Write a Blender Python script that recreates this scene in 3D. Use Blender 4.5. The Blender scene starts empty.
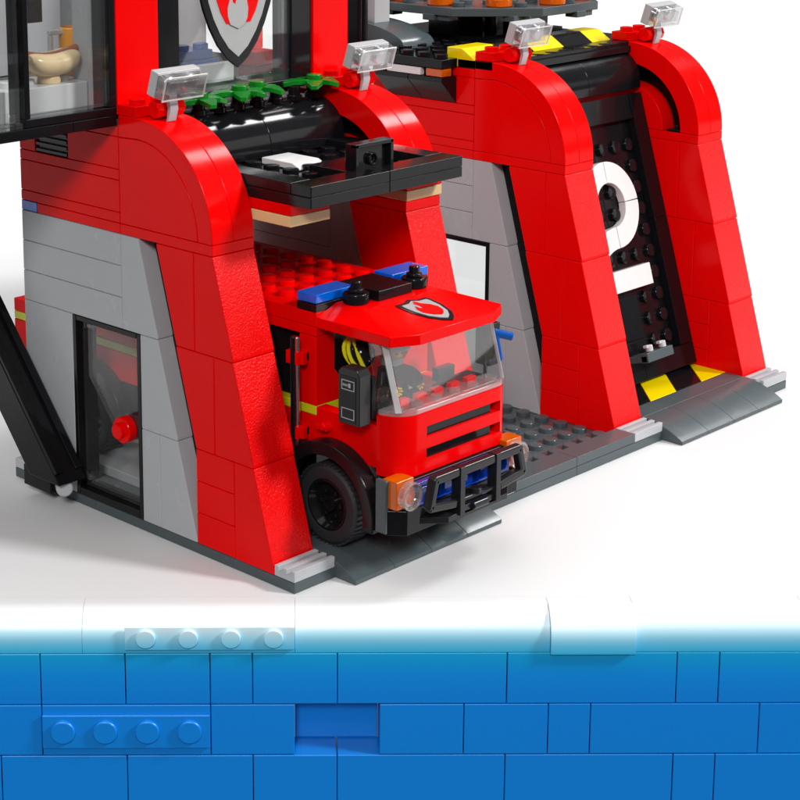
import bpy, bmesh, math, random
from mathutils import Vector, Matrix
random.seed(7)
PI = math.pi
sc = bpy.context.scene
COL = sc.collection
WORLD_LOC = {}

# ------------------------------------------------------------------ materials
def nodes(name):
    m = bpy.data.materials.new(name); m.use_nodes = True
    nt = m.node_tree
    return m, nt, nt.nodes['Principled BSDF']

def setin(b, **kw):
    for k, v in kw.items():
        b.inputs[k.replace('_', ' ')].default_value = v

def plastic(name, rgb, rough=0.16, wave=0.02, grain=0.0, spec=0.5, mottled=0.03, ior=1.40):
    m, nt, b = nodes(name)
    setin(b, Roughness=rough)
    b.inputs['Specular IOR Level'].default_value = spec
    b.inputs['IOR'].default_value = ior
    tc = nt.nodes.new('ShaderNodeTexCoord')
    nz = nt.nodes.new('ShaderNodeTexNoise'); nz.inputs['Scale'].default_value = 1.3; nz.inputs['Detail'].default_value = 3
    nt.links.new(tc.outputs['Object'], nz.inputs['Vector'])
    mix = nt.nodes.new('ShaderNodeMix'); mix.data_type = 'RGBA'
    mix.inputs[6].default_value = (*[c * (1 - mottled) for c in rgb], 1)
    mix.inputs[7].default_value = (*[min(1, c * (1 + mottled)) for c in rgb], 1)
    nt.links.new(nz.outputs['Fac'], mix.inputs[0]); nt.links.new(mix.outputs[2], b.inputs['Base Color'])
    # slight variation of gloss from handling
    mr = nt.nodes.new('ShaderNodeMapRange'); mr.inputs[3].default_value = rough * 0.75; mr.inputs[4].default_value = rough * 1.35
    nt.links.new(nz.outputs['Fac'], mr.inputs[0]); nt.links.new(mr.outputs[0], b.inputs['Roughness'])
    # faint waviness of moulded plastic, plus optional grain
    n2 = nt.nodes.new('ShaderNodeTexNoise'); n2.inputs['Scale'].default_value = 0.9 if not grain else 14.0
    n2.inputs['Detail'].default_value = 1.0 if not grain else 2.5
    nt.links.new(tc.outputs['Object'], n2.inputs['Vector'])
    bp = nt.nodes.new('ShaderNodeBump'); bp.inputs['Strength'].default_value = grain if grain else 0.25
    bp.inputs['Distance'].default_value = wave if not grain else 0.05
    nt.links.new(n2.outputs['Fac'], bp.inputs['Height']); nt.links.new(bp.outputs['Normal'], b.inputs['Normal'])
    return m

def clear(name, tint=(1, 1, 1), refl=0.10, rough=0.02, painted_sheen=0.0):
    m = bpy.data.materials.new(name); m.use_nodes = True
    nt = m.node_tree; nt.nodes.clear()
    out = nt.nodes.new('ShaderNodeOutputMaterial'); mx = nt.nodes.new('ShaderNodeMixShader')
    tr = nt.nodes.new('ShaderNodeBsdfTransparent'); gl = nt.nodes.new('ShaderNodeBsdfGlossy')
    fr = nt.nodes.new('ShaderNodeFresnel')
    ge = nt.nodes.new('ShaderNodeNewGeometry'); ma = nt.nodes.new('ShaderNodeMath'); ma.operation = 'MULTIPLY_ADD'
    ma.inputs[1].default_value = 1/1.45-1.45; ma.inputs[2].default_value = 1.45
    nt.links.new(ge.outputs['Backfacing'], ma.inputs[0]); nt.links.new(ma.outputs[0], fr.inputs[0])
    ad = nt.nodes.new('ShaderNodeMath'); ad.operation = 'ADD'; ad.inputs[1].default_value = refl - 0.04; ad.use_clamp = True
    tr.inputs[0].default_value = (*tint, 1); gl.inputs['Roughness'].default_value = rough
    nt.links.new(fr.outputs[0], ad.inputs[0]); nt.links.new(ad.outputs[0], mx.inputs[0])
    nt.links.new(tr.outputs[0], mx.inputs[1]); nt.links.new(gl.outputs[0], mx.inputs[2])
    if painted_sheen:
        df = nt.nodes.new('ShaderNodeBsdfDiffuse'); df.inputs[0].default_value = (0.9, 0.9, 0.9, 1)  # diffuse white mixed in as painted sheen, in place of softbox reflections
        m2 = nt.nodes.new('ShaderNodeMixShader'); m2.inputs[0].default_value = painted_sheen
        nt.links.new(mx.outputs[0], m2.inputs[1]); nt.links.new(df.outputs[0], m2.inputs[2]); nt.links.new(m2.outputs[0], out.inputs[0])
    else: nt.links.new(mx.outputs[0], out.inputs[0])
    return m

def translucent(name, rgb, trans=0.6, rough=0.08):
    m, nt, b = nodes(name)
    setin(b, Base_Color=(*rgb, 1), Roughness=rough, IOR=1.5)
    b.inputs['Transmission Weight'].default_value = trans
    return m

def metal(name, rgb, rough=0.2):
    m, nt, b = nodes(name)
    setin(b, Base_Color=(*rgb, 1), Roughness=rough, Metallic=1.0)
    return m

RED = plastic('red plastic', (0.76, 0.001, 0.0012), ior=1.17)
REDGRAIN = plastic('grained red plastic', (0.76, 0.001, 0.0015), rough=0.30, grain=0.6, ior=1.34)
GREY = plastic('stone grey plastic', (0.39, 0.40, 0.415), rough=0.24)
LGREY = plastic('pale grey plastic', (0.44, 0.44, 0.45), rough=0.22)
DARK = plastic('dark bluish grey plastic', (0.060, 0.076, 0.082), rough=0.24)
BLACK = plastic('black plastic', (0.006, 0.006, 0.007), rough=0.13, ior=1.31)
CHAR = plastic('charcoal plastic', (0.011, 0.011, 0.012), rough=0.2, ior=1.4)
WHITE = plastic('white plastic', (0.66, 0.66, 0.65), rough=0.2)
YELLOW = plastic('yellow plastic', (0.80, 0.62, 0.0), rough=0.18)
LIME = plastic('lime yellow plastic', (0.56, 0.56, 0.01), rough=0.2)
TAN = plastic('tan plastic', (0.72, 0.50, 0.24), rough=0.2)
BUN = plastic('pale bun tan plastic', (0.78, 0.58, 0.33), rough=0.22)
BROWN = plastic('reddish brown plastic', (0.30, 0.075, 0.025), rough=0.2)
GREEN = plastic('green plastic', (0.003, 0.17, 0.011), rough=0.17)
ORANGE = plastic('bright orange plastic', (0.90, 0.36, 0.01), rough=0.2)
BLUE = plastic('blue plastic', (0.005, 0.07, 0.32), rough=0.18)
TYRE = plastic('tyre rubber', (0.016, 0.018, 0.020), rough=0.55)
SILVERP = plastic('printed silver', (0.37, 0.37, 0.37), rough=0.35, grain=0.15)
CHROME = metal('silver metal', (0.62, 0.62, 0.64), 0.22)
SKIN = plastic('yellow head plastic', (0.82, 0.50, 0.02), rough=0.25)
CLEAR = clear('clear plastic', (0.96, 0.97, 0.97), 0.07, 0.02, 0.008)
CLEARP = clear('clear window pane', (0.94, 0.95, 0.95), 0.045, 0.015, 0.012)
LENS = clear('clear lens plastic', (0.90, 0.90, 0.90), 0.14, 0.05, 0.05)
EDGE = clear('clear plastic edge with painted glint', (0.95, 0.96, 0.96), 0.25, 0.06, 0.30)  # extra white paints the glint along clear edges
TBLUE = translucent('transparent blue plastic', (0.0, 0.20, 0.95), 0.5)
TDBLUE = translucent('transparent dark blue plastic', (0.002, 0.05, 0.45), 0.5)
TORANGE = translucent('transparent orange plastic', (1.0, 0.17, 0.001), 0.5)

# ------------------------------------------------------------------ mesh builder
class MB:
    def __init__(s):
        s.v = []; s.f = []; s.fm = []
    def add(s, verts, faces, mi=0):
        o = len(s.v); s.v += [tuple(v) for v in verts]
        for f in faces:
            s.f.append(tuple(o + i for i in f)); s.fm.append(mi)
    def box(s, x0, x1, y0, y1, z0, z1, g=0.0, mi=0):
        x0 += g; x1 -= g; y0 += g; y1 -= g; z0 += g; z1 -= g
        s.add([(x0,y0,z0),(x1,y0,z0),(x1,y1,z0),(x0,y1,z0),(x0,y0,z1),(x1,y0,z1),(x1,y1,z1),(x0,y1,z1)],
              [(0,3,2,1),(4,5,6,7),(0,1,5,4),(1,2,6,5),(2,3,7,6),(3,0,4,7)], mi)
        return s
    def prism(s, pts, axis, a, b, mi=0, edge_mi=None):
        """polygon pts in the plane normal to axis, from a to b. axis x: (y,z); y: (x,z); z: (x,y)"""
        n = len(pts)
        def P(p, w):
            if axis == 'x': return (w, p[0], p[1])
            if axis == 'y': return (p[0], w, p[1])
            return (p[0], p[1], w)
        area = sum(pts[i][0]*pts[(i+1) % n][1]-pts[(i+1) % n][0]*pts[i][1] for i in range(n))
        if area < 0:
            pts = pts[::-1]
            if edge_mi: edge_mi = {(n-2-k) % n: v for k, v in edge_mi.items()}
        vs = [P(p, a) for p in pts]+[P(p, b) for p in pts]
        fl = axis == 'y'
        fs = []; ms = []
        c0 = tuple(range(n)); c1 = tuple(range(n, 2*n))
        fs.append(c0 if fl else c0[::-1]); ms.append(mi)
        fs.append(c1[::-1] if fl else c1); ms.append(mi)
        for i in range(n):
            j = (i+1) % n
            q = (i, j, j+n, i+n)
            fs.append(q[::-1] if fl else q); ms.append(edge_mi.get(i, mi) if edge_mi else mi)
        o = len(s.v); s.v += vs
        for f, m in zip(fs, ms):
            s.f.append(tuple(o+i for i in f)); s.fm.append(m)
        return s
    def lathe(s, c, axis, prof, n=28, mi=0, ring=False):
        """prof: list of (radius, along) pairs, closed at both ends when radius 0 or capped"""
        ax = Vector({'x': (1,0,0), 'y': (0,1,0), 'z': (0,0,1)}[axis]) if isinstance(axis, str) else Vector(axis).normalized()
        u = ax.orthogonal().normalized(); w = ax.cross(u)
        c = Vector(c); vs = []; fs = []
        for (r, h) in prof:
            for k in range(n):
                t = 2*PI*k/n
                vs.append(tuple(c+ax*h+(u*math.cos(t)+w*math.sin(t))*r))
        for i in range(len(prof)-1):
            for k in range(n):
                k2 = (k+1) % n
                fs.append((i*n+k, i*n+k2, (i+1)*n+k2, (i+1)*n+k))
        L = len(prof)-1
        if ring:
            for k in range(n):
                k2 = (k+1) % n; fs.append((L*n+k, L*n+k2, k2, k))
        else:
            fs.append(tuple(range(n))[::-1]); fs.append(tuple(range(L*n, (L+1)*n)))
        s.add(vs, fs, mi); return s
    def cyl(s, c, axis, r, h, n=28, ch=0.03, mi=0):
        ch = min(ch, r*0.3, abs(h)*0.4)
        return s.lathe(c, axis, [(r-ch, 0), (r, ch), (r, h-ch), (r-ch, h)], n, mi)
    def stud(s, x, y, z, n=24, mi=0):
        return s.lathe((x, y, z-0.01), 'z', [(0.3, 0), (0.3, 0.185), (0.285, 0.205), (0.262, 0.212)], n, mi)
    def tube(s, pts, r, n=12, mi=0):
        for a, b in zip(pts[:-1], pts[1:]):
            d = Vector(b)-Vector(a)
            s.lathe(a, d, [(r, 0), (r, d.length)], n, mi)
        for p in pts: s.ball(p, r, mi=mi, n=n)
        return s
    def ball(s, c, r, sc=(1,1,1), n=16, mi=0):
        prof = []
        m = max(6, n//2)
        vs = []; fs = []
        for i in range(m+1):
            a = -PI/2+PI*i/m
            for k in range(n):
                t = 2*PI*k/n
                rr = max(math.cos(a), 1e-3)
                vs.append((c[0]+r*sc[0]*rr*math.cos(t), c[1]+r*sc[1]*rr*math.sin(t), c[2]+r*sc[2]*math.sin(a)))
        for i in range(m):
            for k in range(n):
                k2 = (k+1) % n
                fs.append((i*n+k, i*n+k2, (i+1)*n+k2, (i+1)*n+k))
        fs.append(tuple(range(n))[::-1]); fs.append(tuple(range(m*n, (m+1)*n)))
        s.add(vs, fs, mi); return s
    def xform(s, M):
        s.v = [tuple(M @ Vector(p)) for p in s.v]; return s

def obj(name, mb, mats, parent=None, bevel=0.03, segs=2, label=None, cat=None, group=None, kind=None, org=None, sharp=32):
    if not isinstance(mats, (list, tuple)): mats = [mats]
    me = bpy.data.meshes.new(name)
    if parent is not None: o0 = WORLD_LOC[parent.name]
    else: o0 = Vector((0,0,0))
    own = Vector(org) if org is not None else o0
    me.from_pydata([tuple(Vector(v)-own) for v in mb.v], [], mb.f)
    for m in mats: me.materials.append(m)
    me.polygons.foreach_set('material_index', mb.fm)
    me.polygons.foreach_set('use_smooth', [True]*len(me.polygons))
    bm = bmesh.new(); bm.from_mesh(me); bmesh.ops.recalc_face_normals(bm, faces=bm.faces); bm.to_mesh(me); bm.free()
    me.set_sharp_from_angle(angle=math.radians(sharp))
    me.update()
    o = bpy.data.objects.new(name, me); COL.objects.link(o)
    if parent is not None: o.parent = parent
    o.location = own-o0
    WORLD_LOC[o.name] = own.copy()
    if bevel:
        b = o.modifiers.new('bevel', 'BEVEL'); b.width = bevel; b.segments = segs; b.limit_method = 'ANGLE'
        b.angle_limit = math.radians(40); b.harden_normals = True; b.use_clamp_overlap = True
    tag(o, label, cat, group, kind)
    return o

def tag(o, label=None, cat=None, group=None, kind=None):
    if label: o['label'] = label
    if cat: o['category'] = cat
    if group: o['group'] = group
    if kind: o['kind'] = kind

def thing(name, loc, label, cat, group=None):
    o = bpy.data.objects.new(name, None); COL.objects.link(o)
    o.empty_display_size = 0.3
    o.location = loc; WORLD_LOC[o.name] = Vector(loc)
    tag(o, label, cat, group); return o

G = 0.006   # half gap between neighbouring bricks

def arc(cx, cy, r, a0, a1, n):
    return [(cx+r*math.cos(math.radians(a0+(a1-a0)*i/n)), cy+r*math.sin(math.radians(a0+(a1-a0)*i/n))) for i in range(n+1)]

# ------------------------------------------------------------------ studio table and blue brick wall in front of it
FH = Vector((0.70127, 0.71290, 0)).normalized(); RH = Vector((FH.y, -FH.x, 0))
def TW(t, s, z): return RH*t+FH*s+Vector((0,0,z))
mg, ntg, bg = nodes('white studio table')
setin(bg, Base_Color=(0.64, 0.64, 0.64, 1), Roughness=0.6)
g = MB()
S_EDGE = -0.2
q = [TW(-400, S_EDGE, 0), TW(400, S_EDGE, 0), TW(400, 600, 0), TW(-400, 600, 0)]
g.add([tuple(p) for p in q]+[tuple(p-Vector((0,0,0.6))) for p in q], [(0,1,2,3), (7,6,5,4), (0,4,5,1), (1,5,6,2), (2,6,7,3), (3,7,4,0)])
obj('ground', g, mg, bevel=0, kind='structure')

mw, ntw, bw = nodes('blue bricks printed with a fade to white')
tc = ntw.nodes.new('ShaderNodeTexCoord'); sx = ntw.nodes.new('ShaderNodeSeparateXYZ')
mr = ntw.nodes.new('ShaderNodeMapRange'); mr.inputs[1].default_value = -7; mr.inputs[2].default_value = 0
cr = ntw.nodes.new('ShaderNodeValToRGB')
ntw.links.new(tc.outputs['Object'], sx.inputs[0]); ntw.links.new(sx.outputs['Z'], mr.inputs[0])
ntw.links.new(mr.outputs[0], cr.inputs[0]); ntw.links.new(cr.outputs[0], bw.inputs['Base Color'])
setin(bw, Roughness=0.35)
el = cr.color_ramp.elements
stops = [(0.0, (0.0, 0.19, 0.62)), (1-3.0/7, (0.0, 0.195, 0.64)), (1-2.2/7, (0.0, 0.23, 0.67)), (1-1.50/7, (0.002, 0.31, 0.62)), (1-1.38/7, (0.03, 0.40, 0.68)),
         (1-1.1/7, (0.12, 0.50, 0.73)), (1-0.8/7, (0.34, 0.66, 0.81)), (1-0.5/7, (0.64, 0.81, 0.88)), (1-0.15/7, (0.80, 0.84, 0.86)), (1.0, (0.68, 0.68, 0.68))]
el[0].position = stops[0][0]; el[0].color = (*stops[0][1], 1)
el[1].position = stops[-1][0]; el[1].color = (*stops[-1][1], 1)
for ps, c in stops[1:-1]:
    e = el.new(ps); e.color = (*c, 1)
P_ = 1.43
def wbox(mb, k0, k1, z0, z1, s0, s1, g=0.014):
    t0 = k0*P_+g; t1 = k1*P_-g; z0 += g; z1 -= g
    vs = [TW(t0,s0,z0),TW(t1,s0,z0),TW(t1,s1,z0),TW(t0,s1,z0),TW(t0,s0,z1),TW(t1,s0,z1),TW(t1,s1,z1),TW(t0,s1,z1)]
    mb.add([tuple(v) for v in vs], [(0,3,2,1),(4,5,6,7),(0,1,5,4),(1,2,6,5),(2,3,7,6),(3,0,4,7)])
def nose(mb, k0, k1, s0, z0, r=0.95, g=0.003):
    prof = [(S_EDGE-0.002, z0+.003), (s0, z0+.003)]+[(s0+r-r*math.cos(math.radians(a)), -r+r*math.sin(math.radians(a))) for a in range(0, 91, 6)]+[(S_EDGE-0.002, 0)]
    t0, t1 = k0*P_+g, k1*P_-g; n = len(prof)
    mb.add([tuple(TW(t0, a, b)) for a, b in prof]+[tuple(TW(t1, a, b)) for a, b in prof],
           [tuple(range(n)), tuple(range(n, 2*n))[::-1]]+[(i, i+n, (i+1) % n+n, (i+1) % n) for i in range(n)])
rows = [(-1.42, 0.014, [-5, 0, 6, 8]), (-3.29, -1.42, [-6, -4, -2, -1, 1, 5, 9, 10]), (-5.16, -3.29, [-6, -2, 0, 2, 4, 6, 7, 11]), (-7.05, -5.16, [-1, 1, 5, 9, 10]), (-8.9, -7.05, [-3, 2, 6])]
wl = MB(); top = MB()
S0 = -1.5
for ri, (z0, z1, js) in enumerate(rows):
    js = list(js)
    k = js[0]
    while k > -34: k -= random.choice([2, 3, 4, 4]); js.insert(0, k)
    k = js[-1]
    while k < 34: k += random.choice([2, 3, 4, 4]); js.append(k)
    for a, b in zip(js[:-1], js[1:]):
        s0 = S0
        if ri == 2 and a == 0: s0 = S0+1.2           # the missing brick: a recess
        if ri == 0 and a == 6: s0 = S0-0.2          # one brick pushed out
        if ri == 0: nose(top, a, b, s0, z0)
        else: wbox(wl, a, b, z0, z1, s0+random.uniform(-0.006, 0.006), S_EDGE-0.002)
for k0, k1, z0, z1 in ((-4, 0, -1.26, -0.42), (-6, -2, -4.86, -3.62)):   # plates with studs facing out
    tg = top if z1 > -1 else wl
    wbox(tg, k0, k1, z0, z1, S0-0.12, S0-0.012)
    for k in range(k0, k1):
        sr = .34 if tg is top else .42
        tg.lathe(TW((k+0.5)*P_, S0-0.12, (z0+z1)/2+0.02), tuple(-FH), [(sr, -0.05), (sr, 0.08), (sr-.03, 0.12)], 28)
bwall = obj('brick_wall', wl, mw, bevel=0.03, label='low wall of bright blue toy bricks fading to white at its top, below the white table edge', cat='brick wall', org=(0,0,0))
obj('top_course', top, mw, bwall, bevel=0.012)

# ------------------------------------------------------------------ base plate with the studded yard between the garages
bp = MB()
bp.box(0, 16, 0, 16, 0.0, 0.4, G); bp.box(16, 32, 0, 16, 0.0, 0.4, G)
for x in range(12, 20):
    for y in range(1, 15): bp.stud(x+0.5, y+0.5, 0.4-G)
base = obj('base_plate', bp, DARK, label='dark grey studded base plate carrying both red garages', cat='base plate', org=(16, 8, 0))
tl = MB(); tl.box(12, 16, 0, 1, 0.4, 0.8, G); tl.box(16, 20, 0, 1, 0.4, 0.8, G)
obj('edge_tile', tl, DARK, base)

# ------------------------------------------------------------------ garages
def grille(x0, y0, z0):
    m = MB(); m.box(x0, x0+2, y0, y0+1, z0, z0+0.20, G)
    for a, b in ((0, 0.2), (0.4, 0.6), (0.8, 1.0)):
        m.box(x0+G, x0+2-G, y0+a+(G if a == 0 else 0), y0+b-(G if b == 1 else 0), z0+0.17, z0+0.4)
    return m

def column(root, x0, inner):
    """inner: +1 when the garage opening lies on the +x side of this column"""
    x1 = x0+2
    m = MB()
    lip = 0.13
    def slope(y, z, back):
        m.prism([(y+G, z+G), (y+2, z+G), (back, z+3.6-G), (y+1+G, z+3.6-G), (y+G, z+lip)], 'x', x0+G, x1-G, 0,
                {3: 1})
    # bottom: slope and three stacked bricks
    m.prism([(1+G, .4), (3-G, .4), (3-G, 4-G), (2+G, 4-G), (1+G, .4+lip)], 'x', x0+G, x1-G, 0, {3: 1})
    for i in range(3): m.box(x0, x1, 3, 5, .4+1.2*i, .4+1.2*(i+1), G)
    # two leaning storeys: slope in front, inverted slope behind
    for k, z in ((1, 4.0), (2, 7.6)):
        m.prism([(1+k+G, z+G), (3+k-G, z+G), (3+k-G, z+3.6-G), (2+k+G, z+3.6-G), (1+k+G, z+lip)], 'x', x0+G, x1-G, 0, {3: 1})
        m.prism([(3+k+G, z+G), (4+k if k == 1 else 4+k-1, z+G), (5+k-1 if k == 1 else 5+k-1, z+3.6-G), (3+k+G, z+3.6-G)] if False else
                [(3+k+G, z+G), (4+k-G, z+G), (5+k-G, z+3.6-G-lip), (5+k-G, z+3.6-G), (3+k+G, z+3.6-G)], 'x', x0+G, x1-G)
    col = obj('column', m, [RED, REDGRAIN], root, bevel=0.035)
    # arch above: outer leaf filled, inner leaf open as a curved channel
    if inner > 0: xo0, xo1, xi0, xi1 = x0, x0+1, x0+1, x0+2
    else: xi0, xi1, xo0, xo1 = x0, x0+1, x0+1, x0+2
    a = MB()
    cy, cz = 8.0, 11.6
    z0 = 11.6
    a.box(x0, x1, 4, 9, 11.2, 11.6, G)
    ring = [(y, z) for y, z in arc(cy, cz, 4-G, 180, 90, 24)]
    # outer leaf: shell + body
    a.prism([(4+G, z0+G)]+ring[1:]+[(9-G, 15.6-G), (9-G, 14.8)]+arc(cy, cz, 3.24, 90, 180, 20)[:-1]+[(cy-3.24, z0+G)], 'x', xo0+G, xo1-G)
    a.prism([(cy-3.22, z0+G)]+arc(cy, cz, 3.22, 180, 90, 20)[1:]+[(9-G, 14.8-0.02), (9-G, z0+G)], 'x', xo0+G+0.004, xo1-G-0.004)
    # inner leaf
    a.prism([(4+G, z0+G)]+ring[1:]+[(9-G, 15.6-G), (9-G, 14.6)]+arc(cy, cz, 3.0, 90, 180, 20)[:-1]+[(cy-3.0, z0+G)], 'x', xi0+G, xi1-G)
    ar = obj('arch', a, RED, col, bevel=0.03)
    k = MB()
    k.prism([(cy-2.05, z0+G)]+arc(cy, cz, 2.05, 180, 90, 20)[1:]+[(9-G, z0+2.05), (9-G, z0+G)], 'x', xi0+G, xi1-G)
    obj('door_guide', k, RED, col, bevel=0.03)
    bk = MB(); xb0, xb1 = (xi1-.9, xi1-.85) if inner < 0 else (xi0+.02, xi0+.07)
    if inner < 0: xb0, xb1 = xi1-.10, xi1-.02
    bk.prism([(cy-2.98, z0+G)]+arc(cy, cz, 2.98, 180, 90, 20)[1:]+[(9-2*G, 14.58)]+[(9-2*G, z0+2.08)]+arc(cy, cz, 2.07, 90, 180, 20)[1:-1]+[(cy-2.07, z0+G)], 'x', xb0, xb1)
    obj('channel_shade', bk, BLACK, col, bevel=0)  # black sheet over the red leaf, standing in for shade in the slot
    p = MB(); p.cyl((xi0+0.45 if inner < 0 else xi1-0.45, cy-2.55, z0), 'z', 0.16, 0.3); p.box(xi0+.1, xi1-.1, cy-2.9, cy-2.2, z0+.003, z0+.10)
    obj('hinge_pin', p, BLACK, col, bevel=0.02)
    obj('grille_tile', grille(x0, 0, .4), GREY, col, bevel=0.025)
    # red plate the lamp clips on to
    pl = MB(); pl.box(x0, x1, 8, 9, 15.6, 16.0, G); pl.stud(x0+.5, 8.5, 16.0-G); pl.stud(x0+1.5, 8.5, 16.0-G)
    pl.lathe((x0+0.35, 7.45, 15.93), 'x', [(0.30, 0), (0.33, .05), (0.33, 1.25), (0.30, 1.3)], 8)
    pl.box(x0+.6, x0+1.4, 7.5, 8.02, 15.62, 15.95)
    obj('clip_plate', pl, RED, col, bevel=0.02)
    return col

def side_wall(root, x0, blue_end, flip=False):
    """a wall one stud thick at x0..x0+1 running back along y, with a glazed door"""
    x1 = x0+1
    m = MB(); lip = 0.13
    for k, z in ((0, .4), (1, 4.0), (2, 7.6)):
        m.prism([(5+k+G, z+G), (7+k-G, z+G), (7+k-G, z+3.6-G), (6+k+G, z+3.6-G), (5+k+G, z+lip)], 'x', x0+G, x1-G)
    m.box(x0, x1, 7, 8, .4, 4.0, G)
    m.box(x0, x1, 12, 15, .4, 7.6, G)
    for i in range(3): m.box(x0, x1, 9, 15, 7.6+1.2*i, 8.8+1.2*i, G)
    w = obj('side_wall', m, GREY, root, bevel=0.03)
    xf = x0+.72 if not flip else x0+.18
    b = MB(); b.prism([(4.8, .5), (4.8, 4), (5.8, 7.6), (6.8, 11.15), (8.6, 11.15), (7.6, 7.6), (6.6, 4), (5.6, .5)], 'x', xf, xf+.08)  # black sheet added to keep the gap behind the column dark
    obj('gap_filler', b, BLACK, w, bevel=0)
    r = MB()
    r.box(x0, x1, 9, 14 if blue_end else 15, 11.2, 11.6, G)
    for z0, z1 in ((11.6, 12.0), (12.0, 13.2), (13.2, 13.6)): r.box(x0, x1, 9, 15, z0, z1, G)
    if blue_end:
        r.box(x0, x1, 9, 12, 13.6, 14.8, G); r.box(x0, x1, 14, 15, 13.6, 14.8, G)
    else: r.box(x0, x1, 9, 15, 13.6, 14.8, G)
    r.box(x0, x1, 9, 15, 14.8, 15.2, G)
    obj('upper_wall', r, RED, root, bevel=0.03)
    if blue_end:
        b = MB(); b.box(x0, x1, 14, 15, 11.2, 11.6, G); obj('blue_brick', b, TBLUE, root)
        v = MB(); v.box(x0+.12, x1, 12, 14, 13.6, 14.8, G)
        for i in range(5): v.box(x0+G, x0+.2, 12+.04, 14-.04, 13.64+.235*i, 13.64+.235*i+.13)
        obj('vent', v, BLACK, root, bevel=0.02)
    d = MB(); f = .22
    d.box(x0-.0, x1, 8, 8+f, .4, 7.6, G); d.box(x0, x1, 12-f, 12, .4, 7.6, G)
    d.box(x0, x1, 8+f, 12-f, 7.6-f, 7.6, G); d.box(x0, x1, 8+f, 12-f, .4, .4+f*1.4, G)
    df = obj('door_frame', d, BLACK, root, bevel=0.03)
    pn = MB(); pn.box(x0+.30, x0+.40, 8+f+.02, 12-f-.02, .4+f*1.4+.02, 7.6-f-.02)
    obj('pane', pn, CLEARP, df, bevel=0.015)
    if blue_end:
        kp = MB(); kp.box(x0+.2, x0+.30, 8.24, 9.2, 3.2, 4.3, G); obj('knob_plate', kp, CLEAR, df, bevel=0.03)
        kn = MB(); kn.lathe((x0+.22, 9.0, 3.72), (-1, 0, 0), [(.46, 0), (.5, .04), (.5, .36), (.47, .4), (.3, .4), (.3, .58), (.27, .61)], 32)
        obj('door_knob', kn, RED, df, bevel=0)
    for z in (.95, 7.05):
        hg = MB(); hg.cyl((x0+.35, 11.55, z), 'z', .13, .3, 16); hg.box(x0+.28, x0+.42, 11.0, 11.6, z+.05, z+.22)
        obj('hinge', hg, CLEAR, df, bevel=0.015)
    return w

def ramp(root, x0):
    m = MB()
    prof = [(1-G, .02), (1-G, .8-G)]
    # convex curved slope from y=1 (z=.8) down to y=-1
    for i in range(1, 15):
        t = i/14
        prof.append((1-2*t+(G if i == 14 else 0), .16+(.8-G-.16)*math.cos(t*PI/2)**0.9))
    prof.append((-1+G, .02))
    for k in range(4):
        m.prism(prof, 'x', x0+2*k+G, x0+2*k+2-G)
    return obj('ramp', m, DARK, root, bevel=0.02)

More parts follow.
